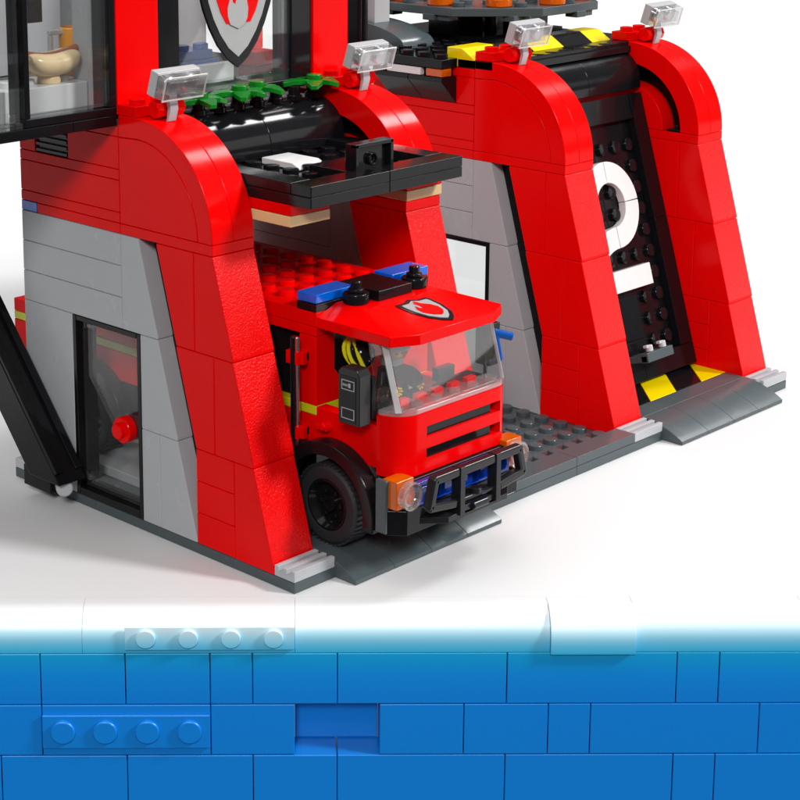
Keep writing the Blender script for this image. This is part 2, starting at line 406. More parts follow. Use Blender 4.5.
LEAN = math.atan(0.297)
def big_door(root, x0, closed, digit):
    """door built flat (x, v up the door, w outwards), then stood in its place"""
    if closed:
        c, s = math.cos(LEAN), math.sin(LEAN)
        # v=0 at z 0.95, y 3.53
        def M(x, v, w): return (x0+x, 3.90+v*s-w*c, 0.84+v*c+w*s)
    else:
        def M(x, v, w): return (x0+x, 1.2+v, 13.4+w)
    def place(mb):
        mb.v = [M(*p) for p in mb.v]; return mb
    W, L = 8.0, 12.9
    b = MB()   # slab: w from -0.8 to -0.4 back frame, inner plate at -0.4..0, rim to 0.4 (w=0.4 rim face)
    b.box(.02, 4, 0, L/2, -.4, 0, G); b.box(4, W-.02, 0, L/2, -.4, 0, G)
    b.box(.02, 4, L/2, L, -.4, 0, G); b.box(4, W-.02, L/2, L, -.4, 0, G)
    b.box(.02, 1, 1, 7, 0, .4, G); b.box(.02, 1, 7, L, 0, .4, G); b.box(W-1, W-.02, 1, 7, 0, .4, G); b.box(W-1, W-.02, 7, L, 0, .4, G)
    b.box(.02, 4, 0, 1, 0, .4, G); b.box(4, W-.02, 0, 1, 0, .4, G)
    b.box(1, W-1, 11.75, L, 0, .35, G)
    if digit == 2:
        smooth = [(1, 4.5, 1, 1.9), (1, 4.5, 1.9, 3.9)]
    else:
        smooth = [(2.9, 5.2, 1.1, 3.0)]
    for s_ in smooth: b.box(s_[0], s_[1], s_[2], s_[3], 0, .38, G)
    wv = []
    for i in range(1, 7):
        for j in range(1, 12):
            x, v = i+.5, j+.62 if closed else j+.5
            if any(q[0]-.1 < x < q[1]+.1 and q[2]-.1 < v < q[3]+.1 for q in smooth): continue
            if 2.5 < x < 5.5 and v < 2.0 and not closed and False: continue
            wv.append((x, v))
    for x, v in wv:
        if v > 11.6: continue
        b.lathe((x, v, -.01), 'z', [(.3, 0), (.3, .19), (.285, .21), (.262, .216)], 24)
    door = obj('garage_door', place(b), BLACK, root, bevel=0.03)
    n = MB()
    if digit == 2:
        zc = (8.7-.95)/.958
        def ringseg(cx, cv, r0, r1, a0, a1):
            n.prism(arc(cx, cv, r1-G, a0, a1, 14)+arc(cx, cv, r0+G, a1, a0, 14), 'z', .02, .42)
        ringseg(4, zc, 1, 2, 0.6, 89.4); ringseg(4, zc, 1, 2, 90.6, 160); ringseg(4, zc, 1, 2, -89.4, -.6)
        ringseg(4, zc-4, 2, 3, 90.6, 179)
        n.box(.9, 5.9, (4.92-.95)/.958, (5.86-.95)/.958, .02, .42)
    else:
        n.prism([(3.6, .02), (5.6, .02), (5.6, .26), (4.0, .26), (3.6, .10)], 'x', 3.05, 4.45)
    obj('numeral', place(n), WHITE, door, bevel=0.03)
    # handle: a bracket standing out of the door with two clips
    h = MB(); hv = .95
    h.box(3.0, 5.0, hv, hv+.32, 0, 1.35, G)
    if closed: h.box(3.0, 5.0, hv-.02, hv+.42, 1.0, 1.4, G)
    else:
        for q in ((3.0, 3.18, .02, 1.35), (4.82, 5.0, .02, 1.35), (3.0, 5.0, 1.2, 1.36)): h.box(q[0]+.005, q[1]-.005, hv-.22, hv+.02, q[2], q[3]-.004)
        h.lathe((4.0, hv+.01, .72), 'y', [(.24, 0), (.24, -.16), (.17, -.17), (.15, -.02)][::1], 20)
    hd = obj('handle', place(h), DARK if closed else BLACK, door, bevel=0.03)
    if closed:
        for x in (3.5, 4.5):
            k = MB(); k.cyl((x, hv+.42, 1.2), 'y', .17, .3, 16); k.box(x-.3, x-.02, hv+.62, hv+.74, 1.1, 1.3)
            obj('clip', place(k), LGREY, hd, bevel=0.015)
    if not closed:
        for nm in (0, 6):
            a = MB(); a.box(nm+.02, nm+2, 1.0, 9.0, -.8, -.4, G, 0); a.box(nm+.02, nm+2, 1.0, 9.0, -1.2, -.8, G, 1)
            obj('hinge_arm', place(a), [RED, TAN], door, bevel=0.03)
    return door

def lintel(root, x0):
    m = MB()
    pts = [(10.0, 15.2)]+arc(8.75, 13.75, 1.5, 90, 180, 18)+[(7.25, 13.5), (8.2, 13.2), (10.0, 13.2)]
    m.prism(pts, 'x', x0+2+G, x0+6-G); m.prism(pts, 'x', x0+6+G, x0+10-G)
    b = MB(); b.box(x0+2, x0+10, 10.0, 15.9, 15.2-.4, 15.2, G)
    o = obj('lintel', m, BLACK, root, bevel=0.02)
    obj('ceiling', b, BLACK, root)
    return o

def floodlight(x0, label):
    org = (x0+1.15, 7.3, 15.6)
    root = thing('floodlight', org, label, 'floodlight', 'floodlights on the four red arches')
    M = Matrix.Translation(Vector((x0+1.1, 6.95, 16.85))) @ Matrix.Rotation(math.radians(17), 4, 'X')
    h = MB(); h.box(-1, 1, .02, .42, -.47, .47); h.xform(M)
    obj('housing', h, LGREY, root, bevel=0.03)
    r = MB()
    for x in (-.48, .48): r.lathe((x, .03, 0), 'y', [(.36, 0), (.36, -.16), (.30, -.22)], 24)
    r.box(-.98, .98, -.0, .03, -.42, .42)
    obj('reflector', r.xform(M), CHROME, root, bevel=0.01)
    l = MB(); l.prism([(-.01, -.46), (-.42, -.40), (-.42, .40), (-.01, .46)], 'x', -.99, .99)
    l.xform(M)
    obj('lens', l, LENS, root, bevel=0.05)
    e = MB()
    for z in (-.43, .43): e.box(-.99, .99, -.43, -.37, z-.03, z+.03)
    for x in (-.96, .96): e.box(x-.03, x+.03, -.43, -.37, -.40, .40)
    obj('lens_rim', e.xform(M), EDGE, root, bevel=0.02)
    l2 = MB(); l2.box(-.72, .72, -.405, -.06, -.24, .24); obj('lens_core', l2.xform(M), LENS, root, bevel=0.02)
    c = MB(); c.prism([(7.06, 15.5), (7.2, 15.45), (7.14, 15.62), (7.09, 15.95), (7.2, 16.5), (7.0, 16.5), (6.92, 15.95)], 'x', x0+.72, x0+1.1)
    obj('clip_arm', c, GREY, root, bevel=0.02)
    return root

def garage(x0, label, closed):
    root = thing('garage', (x0+6, 8, 0.4), label, 'toy garage')
    column(root, x0, +1); column(root, x0+10, -1)
    side_wall(root, x0, x0 == 0)
    side_wall(root, x0+11, False, True)
    ramp(root, x0+2)
    fl = MB(); fl.box(x0+2, x0+10, 1, 2, .4, .8, G); obj('threshold', fl, DARK, root)
    fl = MB(); fl.box(x0+2, x0+10, 4, 16, .4, .8, G)
    obj('floor', fl, LGREY, root)
    hz = MB()
    xs = x0+2
    for pts, mi in (([(0, 2), (2, 4), (0, 4)], 1), ([(0, 2), (2, 2), (4, 4), (2, 4)], 0), ([(2, 2), (4, 2), (6, 4), (4, 4)], 1), ([(4, 2), (6, 2), (8, 4), (6, 4)], 0), ([(6, 2), (8, 2), (8, 4)], 1)):
        cx = sum(p[0] for p in pts)/len(pts); cy = sum(p[1] for p in pts)/len(pts)
        hz.prism([(xs+cx+(p[0]-cx)*.994, cy+(p[1]-cy)*.994) for p in pts], 'z', .4+G, .8-G, mi)
    obj('hazard_strip', hz, [BLACK, YELLOW], root, bevel=0.02)
    big_door(root, x0, closed, 2 if closed else 1) if False else big_door(root, x0+2, closed, 2 if closed else 1)
    lintel(root, x0)
    bw_ = MB()
    for i in range(3): bw_.box(x0+1, x0+11, 15, 16, 11.2+1.2*i, 12.4+1.2*i, G)
    if False:
        for i in range(9): bw_.box(x0+1, x0+11, 15, 16, .4+1.2*i, 1.6+1.2*i, G)
    obj('back_wall', bw_, GREY, root)
    return root

g1 = garage(0, 'left red and grey toy garage with its black door swung up over the fire truck', False)
g2 = garage(20, 'right red and grey toy garage with its closed black door numbered 2', True)
floodlight(0, 'floodlight leftmost of the four, on the arch below the hot dog window')
floodlight(10, 'floodlight beside the green leaves, on the arch just behind the raised door')
floodlight(20, 'floodlight in front of the yellow and black roof blocks, left of door number 2')
floodlight(30, 'floodlight highest and farthest right, against the white background')

# roof details of the right garage
ry = MB()
for i, x in enumerate((20.0, 22.0, 24.2, 26.4, 28.5)):
    mi = i % 2
    ry.prism([(8.95, 15.22), (10.6, 15.22), (10.6, 16.05), (9.75, 16.05), (8.95, 15.55)], 'x', x+G, min(x+2.2, 30)-G, 1-mi)
hzb = obj('roof_kerb', ry, [BLACK, YELLOW], g2, bevel=0.03)
rp = MB(); rp.box(22, 30, 7.85, 8.95, 15.1, 15.42, G)
for x in range(22, 30): rp.stud(x+.5, 8.3, 15.42-G)
obj('stud_strip', rp, BLACK, g2, bevel=0.02)
rr = MB()
rr.box(20, 32, 8, 10, 15.2, 15.6, G); rr.box(19, 32, 10, 20, 15.2, 15.6, G)
for x in range(19, 24):
    for y in range(10, 15):
        rr.stud(x+.5, y+.5, 15.6-G)
obj('roof_plate', rr, BLACK, g2, bevel=0.03)
cs = MB()
cs.prism([(13.4, 15.6), (17.6, 15.6), (17.6, 16.75)]+[(17.6-4.2*math.sin(math.radians(a)), 15.72+1.03*math.cos(math.radians(a))) for a in range(6, 91, 6)], 'x', 20.3, 22.4)
cs2 = obj('curved_hood', cs, DARK, g2, bevel=0.03)
iv = MB()
for y in (10, 12):
    iv.prism([(20, 13.6), (20, 14.8), (19, 14.8), (19, 14.6)], 'y', y+G, y+2-G)
iv.box(19.3, 20, 10.2, 14, 14.8, 15.2, G)
obj('corbel', iv, BLACK, g2, bevel=0.03)
am = MB(); am.box(19.05, 19.7, 10.05, 11.0, 14.82, 15.18, G); obj('amber_light', am, TORANGE, g2, bevel=0.03)
wt = MB(); wt.box(19.05, 19.3, 11.3, 13.3, 14.82, 15.15); obj('white_tile', wt, WHITE, g2, bevel=0.02)

# fire bowl platform on its black pedestal
fp = thing('fire_platform', (28.0, 15.0, 15.6), 'dark grey octagonal platform ringed with orange flame pieces on a black pedestal', 'platform')
m = MB(); m.box(25.6, 30.6, 13.2, 16.6, 15.6, 16.9, G); m.box(24.5, 31.0, 12.6, 18, 15.6, 15.85, G)
for x in (26.2, 27.6, 29.0): m.cyl((x, 13.1, 15.8), 'z', .22, 1.1)
obj('pedestal', m, BLACK, fp)
m = MB()
CX, CY, PR = 27.9, 14.9, 6.1
octo = [(CX+5.5*math.cos(math.radians(22.5+45*k)), CY+5.5*math.sin(math.radians(22.5+45*k))) for k in range(8)]
m.prism(octo, 'z', 16.95, 17.35)
for k in range(20):
    a = 2*PI*(k+.3)/20
    if k % 2: m.stud(CX+4.6*math.cos(a), CY+4.6*math.sin(a), 17.35)
    m.stud(CX+3.4*math.cos(a), CY+3.4*math.sin(a), 17.35)
for k in range(40):
    a = 2*PI*k/40
    if k % 5 in (1, 2): m.box(CX+4.85*math.cos(a)-.35, CX+4.85*math.cos(a)+.35, CY+4.85*math.sin(a)-.35, CY+4.85*math.sin(a)+.35, 16.7, 17.0)
obj('deck', m, DARK, fp, bevel=0.04)
for k in range(10):
    a = 2*PI*(k+.3)/10
    fx, fy = CX+4.45*math.cos(a), CY+4.45*math.sin(a)
    m = MB(); m.cyl((fx, fy, 17.35), 'z', .62, .42, 20, .06)
    for j in range(5):
        b = 2*PI*j/5
        m.lathe((fx+.3*math.cos(b), fy+.3*math.sin(b), 17.7), 'z', [(.26, 0), (.28, .3), (.18, .8), (.03, 1.25)], 10)
    obj('flame', m, TORANGE, fp, bevel=0)

# thin post and grey mast between tower and right garage
m = MB(); m.box(15.2, 15.85, 11.5, 12.1, .4, 24)
for x in (15.33, 15.62): m.cyl((x, 11.5, 0.4), 'z', .10, 23.5, 12)
obj('black_post', m, BLACK, bevel=0.02, label='tall black upright post with two ribs beside the tower', cat='post', org=(15.5, 11.8, .4))
m = MB(); m.box(20.7, 21.75, 15.6, 16.6, 15.6, 18.6, G); m.box(20.95, 21.5, 15.9, 16.5, 18.6, 19.2, G); m.box(20.6, 21.85, 15.5, 16.7, 19.2, 24, G)
mast = obj('grey_mast', m, LGREY, label='pale grey mast standing on the dark curved hood of the right roof', cat='mast', org=(21.2, 16.1, 15.6))
m = MB(); m.box(20.85, 21.6, 15.46, 15.62, 18.75, 24); obj('mast_face', m, BLACK, mast, bevel=0.02)

# ------------------------------------------------------------------ tower with glazed front and shield
tw = thing('tower', (6, 11, 15.6), 'red upper storey with a wide window and a fire shield above the left garage', 'toy tower')
for x in (0, 10):
    m = MB()
    for i in range(8): m.box(x, x+2, 9, 11, 15.62+1.2*i*1.5, 15.62+1.2*(i+1)*1.5, .002)
    m = MB(); m.box(x+.0, x+2, 9, 11, 15.6, 26, G)
    obj('pillar', m, RED, tw)
m = MB()
m.box(2, 3.1, 9.1, 10.2, 15.6, 26, G); m.box(8.9, 10, 9.1, 10.2, 15.6, 26, G); m.box(3.1, 8.9, 9.1, 10.2, 15.6, 15.95, G)
wf = obj('window_frame', m, BLACK, tw)
m = MB(); m.box(3.1, 8.9, 9.25, 9.33, 15.95, 26); obj('pane', m, CLEARP, wf, bevel=0)
m = MB(); m.box(8.55, 8.75, 9.32, 9.5, 15.95, 26); m.box(3.1, 8.9, 9.34, 9.42, 15.95, 16.3); obj('pane_edge', m, CLEAR, wf, bevel=0.02)
m = MB(); m.box(0, 12, 11, 18, 15.6, 16.0, G); m.box(0.2, 12, 17.5, 18, 16, 26, G, 1)
obj('upper_floor', m, [BLACK, LGREY], tw)
# shield: layers stand off the pane towards the street
YS = 9.2
def poly(pts, y0, y1): return MB().prism(pts, 'y', y0, y1)
cxs = 6.02
outer = [(0, 16.70), (.52, 17.05), (1.02, 17.62), (1.42, 18.3), (1.72, 19.0), (1.93, 19.7), (2.02, 20.6), (2.05, 21.6), (1.2, 21.75), (0, 22.3)]
silver = [(0, 17.12), (.5, 17.5), (.92, 18.05), (1.25, 18.65), (1.5, 19.3), (1.62, 20.0), (1.72, 21.35), (1.1, 21.45), (0, 21.9)]
def sym(p): return [(cxs+x, z) for x, z in p]+[(cxs-x, z) for x, z in p[-2:0:-1]]
sh = obj('shield', poly(sym(outer), YS-.12, YS), BLACK, tw, bevel=0.02, label='black edged shield with a silver flame on red')
obj('shield_field', poly(sym(silver), YS-.145, YS-.121), SILVERP, sh, bevel=0)
redp = arc(cxs, 19.95, 1.28, -125, -55, 14)
redp = [(cxs-.62, 18.42)]+[(cxs-.62+1.24*i/8, 18.42-.0) for i in range(1, 9)]+[(cxs+.9, 18.85), (cxs+1.12, 19.4), (cxs+1.25, 20.1), (cxs+1.28, 21.0), (cxs, 21.3), (cxs-1.28, 21.0), (cxs-1.25, 20.1), (cxs-1.12, 19.4), (cxs-.9, 18.85)]
obj('shield_heart', poly(redp, YS-.170, YS-.146), RED, sh, bevel=0)
flame = [(-.42, 18.38), (-.55, 18.7), (-.56, 19.0), (-.46, 19.28), (-.34, 19.48), (-.30, 19.22), (-.16, 19.14), (-.10, 19.32), (-.2, 19.6), (-.22, 19.85), (-.1, 20.05), (.0, 20.22), (.06, 19.95), (.22, 19.62), (.42, 19.3), (.5, 18.95), (.46, 18.6), (.34, 18.38), (0, 18.2)]
obj('shield_flame', poly([(cxs-.02+x, z) for x, z in flame], YS-.195, YS-.171), SILVERP, sh, bevel=0)
# furniture seen through the tower window
m = MB(); m.box(3.4, 6.4, 10.6, 12.6, 16.0, 16.9, G); m.box(3.6, 6.2, 10.7, 12.5, 16.9, 17.25, G); m.stud(5, 11.2, 17.25); m.stud(6, 11.2, 17.25)
bed = obj('blue_desk', m, BLUE, label='blue brick desk seen through the tower window behind the shield', cat='desk', org=(4.9, 11.6, 16))
m = MB(); m.box(3.4, 6.9, 10.25, 10.58, 16.0, 16.75, G); obj('front_panel', m, WHITE, bed)
m = MB(); m.box(10.0, 11.2, 12.4, 13.4, 16.0, 16.6, G); m.box(10.0, 11.2, 13.1, 13.5, 16.6, 17.6, G)
obj('red_chair', m, RED, label='red toy chair standing behind the tower window at right', cat='chair', org=(10.6, 12.9, 16))

# ------------------------------------------------------------------ glazed kitchen bay jutting out on the left
kb = thing('kitchen_bay', (-4, 11, 15.2), 'black framed glass kitchen bay overhanging on the far left', 'glazed bay')
m = MB()
m.box(-2, -.02, 9, 10, 15.2, 15.6, G); m.box(-14, -2, 9, 10, 15.2, 15.6, G); m.box(-14, -.02, 10, 24, 15.2, 15.6, G)  # slab stretched left and back, unseen, to add shadow on the ground
obj('floor_slab', m, BLACK, kb)
m = MB()
m.box(-4.05, -.0, 9.02, 10, 15.6, 15.9, G); m.box(-.32, 0, 9.02, 10, 15.9, 26, G); m.box(-4.05, -3.82, 9.02, 10, 15.9, 26, G)
wf = obj('window_frame', m, BLACK, kb)
m = MB(); m.box(-3.82, -.32, 9.2, 9.28, 15.95, 26); obj('pane', m, CLEARP, wf, bevel=0)
m = MB(); m.box(-.95, -.82, 9.3, 9.42, 15.95, 26); m.box(-3.8, -.4, 9.3, 9.4, 15.92, 16.04); obj('pane_edge', m, CLEAR, wf, bevel=0.02)
m = MB(); m.box(-4.75, -4.1, 9.6, 10.4, 15.6, 26, G); m.box(-4.35, -4.14, 9.2, 9.55, 15.75, 26, G); m.box(-9, -4.8, 9.5, 9.6, 15.9, 26)
m.box(-6.6, -4.12, 9.06, 9.5, 15.6, 15.8, G); m.cyl((-4.5, 9.3, 15.8), 'z', .2, .35, 16)
obj('corner_glass', m, CLEAR, kb, bevel=0.03)
m = MB(); m.box(-14, 0, 18.5, 19, 15.6, 26, G); m.box(1.5, 1.9, 11.2, 14.2, 15.6, 26, G); m.box(-.30, -.03, 10.05, 11.15, 15.6, 26, G)
obj('rear_wall', m, GREY, kb)
m = MB(); m.box(-9, -4.9, 10.6, 12.0, 15.6, 17.4, G); m.box(-9, -5, 13, 14, 17.6, 26)
obj('cabinet', m, CHAR, kb)
m = MB(); m.box(-1.15, -.5, 12.6, 13.4, 18.7, 26, G); m.box(-1.3, -.8, 12.5, 13, 19.4, 26, G); obj('pipe', m, CHAR, kb)
m = MB(); m.box(-9, -.34, 10.25, 12.6, 15.6, 16.75, G); m.box(-.34, 1.4, 11.2, 12.6, 15.6, 16.75, G)
for x in (-5.5, -4.2, -3.35, -2.45, -.9): m.stud(x, 11.1, 16.75-G)
cnt = obj('counter', m, WHITE, bevel=0.03, label='white brick counter under the hot dog inside the glazed bay', cat='counter', org=(-4, 11.2, 15.6))
# hot dog
hx, hy, hz_ = -1.55, 10.95, 16.75
hd = thing('hot_dog', (hx, hy, hz_), 'giant toy hot dog in a pale bun on the white counter', 'hot dog')
m = MB(); m.lathe((hx, hy, hz_), 'z', [(.42, 0), (.44, .06), (.40, .28), (.34, .34)], 24); obj('stand', m, BUN, hd, bevel=0)
def sausage(x0, x1, r, zc, bow, ysc=1.0, n=22, k=20):
    vs = []; fs = []
    for i in range(n+1):
        t = -1+2*i/n
        x = x0+(x1-x0)*(t+1)/2
        rr = r*max(1e-3, 1-abs(t)**5)**0.5
        z = zc+bow*t*t
        for j in range(k):
            a = 2*PI*j/k
            vs.append((x, hy+rr*ysc*math.cos(a), z+rr*math.sin(a)))
    for i in range(n):
        for j in range(k):
            fs.append((i*k+j, (i+1)*k+j, (i+1)*k+(j+1) % k, i*k+(j+1) % k))
    return vs, fs
m = MB()
for dy in (-.28, .30):
    v, f = sausage(hx-1.16, hx+1.16, .40, hz_+.66, .24); m.add([(x, y+dy, z) for x, y, z in v], f)
m.box(hx-.8, hx+.8, hy-.3, hy+.3, hz_+.32, hz_+.7)
obj('bun', m, BUN, hd, bevel=0)
m = MB(); v, f = sausage(hx-1.46, hx+1.46, .25, hz_+.84, .36); m.add(v, f)
m.lathe((hx-1.40, hy, hz_+1.14), (-1, 0, .6), [(.12, 0), (.10, .1), (.05, .2)], 10); m.lathe((hx+1.40, hy, hz_+1.14), (1, 0, .6), [(.12, 0), (.12, .12), (.05, .2)], 10)
obj('sausage', m, BROWN, hd, bevel=0)
m = MB(); m.lathe((.42, 12.0, 16.75), 'z', [(.52, 0), (.55, .05), (.55, 1.72), (.48, 1.76), (.44, .2)], 24)
mug = obj('mug', m, ORANGE, bevel=0, label='orange mug with a square white handle behind the hot dog', cat='mug', org=(.42, 12.0, 16.75))
m = MB(); m.box(-.72, .0, 11.9, 12.1, 18.28, 18.46); m.box(-.72, -.56, 11.9, 12.1, 16.9, 18.28); m.box(-.72, .0, 11.9, 12.1, 16.76, 16.9)
obj('handle', m, WHITE, mug, bevel=0.05, segs=3)

# green leaf pieces on the ledge over the left door
def leaf(x, y, z, rot, label):
    m = MB()
    m.cyl((x, y, z), 'z', .42, .22, 20, .05); m.lathe((x, y, z+.2), 'z', [(.3, 0), (.3, .17), (.27, .20)], 24)
    for k, (a, L) in enumerate(((0, 1.35), (72, 1.0), (140, 1.25), (215, 1.1), (288, 1.0))):
        th = math.radians(a+rot); d = Vector((math.cos(th), math.sin(th), 0)); n = Vector((-d.y, d.x, 0))
        pts = [(.25, .22), (.6, .34), (L*.72, .30), (L, .12), (L, -.12), (L*.72, -.30), (.6, -.30), (.25, -.22)]
        P = [Vector((x, y, 0))+d*a_+n*b_ for a_, b_ in pts]
        droop = -.10
        top = [(p.x, p.y, z+.20+(droop if i in (3, 4) else 0.02)) for i, p in enumerate(P)]
        bot = [(p.x, p.y, z+.03+(droop if i in (3, 4) else 0)) for i, p in enumerate(P)]
        N = len(P)
        m.add(top+bot, [tuple(range(N)), tuple(range(N, 2*N))[::-1]]+[(i, i+N, (i+1) % N+N, (i+1) % N) for i in range(N)])
    return obj('leaf_piece', m, GREEN, label=label, cat='leaf piece', group='green leaf pieces on the black ledge', org=(x, y, z), bevel=0.03)
led = MB(); led.box(2, 10, 8.45, 9.0, 15.0, 15.3, G)
for x in range(2, 10):
    led.cyl((x+.5, 8.55, 15.2), 'z', .3, .25, 20); led.cyl((x+.5, 8.55, 15.42), 'z', .24, .38, 16)
obj('stud_strip', led, BLACK, g1, bevel=0.02)
leaf(3.4, 8.35, 15.72, 40, 'green leaf piece nearest the left floodlight')
leaf(5.3, 8.25, 15.80, 20, 'green leaf piece with its round stud in front, below the tip of the shield')
leaf(6.5, 8.55, 15.80, 75, 'green leaf piece set slightly back, second from the right')
leaf(9.3, 8.25, 15.80, 10, 'green leaf piece at the right end beside the red lamp clip')

# ------------------------------------------------------------------ black slanted strut at the left
st = thing('slanted_strut', (-.9, 12, .4), 'black beam leaning back against the outside of the grey wall', 'strut')
def yb(z): return 11.79+(z-1.95)*.85
m = MB()
zt = 15.2
m.prism([(yb(1.25), 1.25), (yb(zt), zt), (yb(zt)+2.0, zt), (yb(1.25)+1.85, 1.25)], 'x', -1.45, -.15)
obj('beam', m, BLACK, st, bevel=0.04)
m = MB()
c, s_ = math.cos(math.atan(.85)), math.sin(math.atan(.85))
for x0_, x1_ in ((-1.42, -1.1), (-.5, -.18)):
    m.prism([(yb(1.6)-.12, 1.6+.1), (yb(zt)-.12, zt+.1), (yb(zt)+.02, zt), (yb(1.6)+.02, 1.6)], 'x', x0_, x1_)
obj('rail', m, BLACK, st, bevel=0.03)
m = MB(); m.cyl((-.75, 11.85, .95), (-.55, -.9, .1), .33, .55, 24, .06); m.box(-.75, -.02, 11.9, 12.3, .75, 1.1)
obj('hinge_pin', m, GREY, st, bevel=0.02)
m = MB(); m.box(-.9, -.05, 12.5, 14.2, .42, 1.25, G); obj('hinge_block', m, BLACK, st)
m = MB(); m.box(0, 1, 15, 16, .4, .8, G); obj('edge_tile', m, LGREY, base, bevel=0.03)

# ------------------------------------------------------------------ fire truck
TX = .08
tr = thing('fire_truck', (6+TX, 6, .8), 'red toy fire truck with blue light bar parked nose out on the left ramp', 'fire truck')
X0, X1 = 3+TX, 9+TX
m = MB()
m.box(X0, X1, 2, 20, 4.0, 5.2, G); m.box(X0, X1, 2, 20, 5.2, 5.55, G, 1)
m.box(X0, X1, 5, 12.0, 5.55, 8.1, G); m.box(X0, X1, 12.0, 15.3, 5.55, 8.1, G); m.box(X0, X1, 15.3, 20, 5.55, 6.1, G)
m.box(X0+.35, X1-.35, 2.9, 5, 5.55, 8.1, G, 2)
m.box(X0, X1, 2, 11, 8.1, 8.45, G); m.box(X0, X1, 11, 15.3, 8.1, 8.45, G); m.box(X0, X0+4, 2.0, 15.3, 8.45, 9.0, G); m.box(X0+4, X1, 2.0, 15.3, 8.45, 9.0, G)
m.box(X0+.3, X1-.3, 2.3, 20, 1.7, 4.0, G, 2)
for x in range(1, 6):
    for y in range(4, 15): m.stud(X0+x+.0, y+.5, 9.0-G)
body = obj('body', m, [RED, LIME, BLACK], tr, bevel=0.03)
m = MB()
for xa, xb, sg in ((X0, X0+.95, 1), (X1, X1-.95, -1)):
    m.prism([(xa, 5.55+G), (xa+sg*1.75, 5.55+G), (xa+sg*1.65, 5.9), (xb, 6.75), (xb, 8.1-G), (xa, 8.1-G)], 'y', 2+G, 2.85)
m.box(X0+.96, X0+2.6, 2.3, 2.85, 5.95, 8.1, G, 1); m.box(X0+2.6, X1-1.2, 2.3, 2.85, 5.55, 8.1, G)  # black panel behind the pillar paints the dark of the cab interior
obj('pillar', m, [RED, BLACK], tr, bevel=0.03)
# cab: door panels, floor, front block
m = MB()
for xa in (X0, X1-.5):
    m.prism([(2-G, 4.0), (2-G, 5.55), (-.95, 5.55), (-.95, 4.0)], 'x', xa, xa+.5)
m.box(X0+.5, X1-.5, -.9, 2, 5.0, 5.25, G, 1); m.box(X0, X1, -.9, 2, 4.0, 5.0, .02)
obj('cab', m, [RED, GREY], tr, bevel=0.03)
m = MB()
r = 1.0
outl = arc(X0+r, -2+r, r, 180, 270, 12)+arc(X1-.7, -2+.7, .7, 270, 360, 10)+[(X1, -.92), (X0, -.92)]
m.prism(outl, 'z', 5.45, 5.95); m.prism(outl, 'z', 4.64, 5.06); m.prism(outl, 'z', 3.78, 4.25)
def inset(z0, z1):
    # bridge pieces either side of each slot
    left = arc(X0+r, -2+r, r, 180, 270, 12)+[(X0+1.40, -2), (X0+1.40, -.95), (X0, -.95)]
    right = [(X1-.58, -2)]+arc(X1-.7+.12, -2+.58, .58, 270, 360, 8)+[(X1, -.95), (X1-.58, -.95)]
    m.prism(left, 'z', z0-.01, z1+.01)
    m.prism([(X1-.58, -1.999)]+arc(X1-.7, -2+.7, .7, 280, 360, 8)+[(X1, -.95), (X1-.58, -.95)], 'z', z0-.01, z1+.01)
inset(5.06, 5.45); inset(4.25, 4.64)
hood = obj('hood', m, RED, tr, bevel=0.015)
m = MB(); m.box(X0+1.38, X1-1.0, -1.88, -1.0, 4.2, 5.5)
obj('grille', m, BLACK, hood, bevel=0.02)
# cab roof
m = MB()
def roofring(z, ins, ch):
    a, b = X0+ins, X1-ins
    return [(a, 2.0), (a, -1.5+ins*.4+ch*0), (a+1.0, -2+ins*.25), (b-1.0, -2+ins*.25), (b, -1.5+ins*.4), (b, 2.0)]
r0 = [(p[0], p[1], 8.45) for p in roofring(0, 0, 0)]; r1 = [(p[0], p[1], 8.83) for p in roofring(0, 0, 0)]
r2 = [(X0+1.0, 2.0, 9.2), (X0+1.0, -.6, 9.2), (X0+1.55, -1.35, 9.12), (X1-1.55, -1.35, 9.12), (X1-1.0, -.6, 9.2), (X1-1.0, 2.0, 9.2)]
r2 = [(X0+1.0, 2.0, 9.2), (X0+1.0, .2, 9.2), (X0+1.02, -1.98, 8.86), (X1-1.02, -1.98, 8.86), (X1-1.0, .2, 9.2), (X1-1.0, 2.0, 9.2)]
vs = r0+r1
m.add(vs+[(X0+1.0, 2.0, 9.2), (X1-1.0, 2.0, 9.2), (X0+1.0, .6, 9.2), (X1-1.0, .6, 9.2)],
      [(5, 4, 3, 2, 1, 0)]+[(i, i+1, i+7, i+6) for i in range(5)]+[(0, 6, 12, 13, 11, 5)]
      + [(6, 7, 14, 12), (7, 8, 14), (8, 9, 15, 14), (9, 10, 15), (10, 11, 13, 15), (12, 14, 15, 13)])
roof = obj('cab_roof', m, RED, tr, bevel=0.035, segs=3, sharp=6)
# flame shield printed on the sloping roof front
def rz(y): return 9.2-(0.6-y)*(9.2-8.83)/2.6 if y < .6 else 9.2
def roofpoly(pts, dz):
    vs = [(x, y, rz(y)+dz+.02) for x, y in pts]+[(x, y, rz(y)+dz) for x, y in pts]
    n = len(pts); mm = MB(); mm.add(vs, [tuple(range(n)), tuple(range(n, 2*n))[::-1]]+[(i, i+n, (i+1) % n+n, (i+1) % n) for i in range(n)]); return mm
ex, ey = 6.0+TX, -.55
shd = [(-.85, .62), (-.8, .80), (-.35, .80), (0, .98), (.35, .80), (.8, .80), (.85, .62), (.82, .0), (.62, -.62), (.3, -1.0), (0, -1.2), (-.3, -1.0), (-.62, -.62), (-.82, .0)]
e1 = obj('emblem', roofpoly([(ex+x, ey+y) for x, y in shd], .008), BLACK, tr, bevel=0)
obj('emblem_field', roofpoly([(ex+x*.80, ey+y*.80-.02) for x, y in shd], .032), SILVERP, e1, bevel=0)
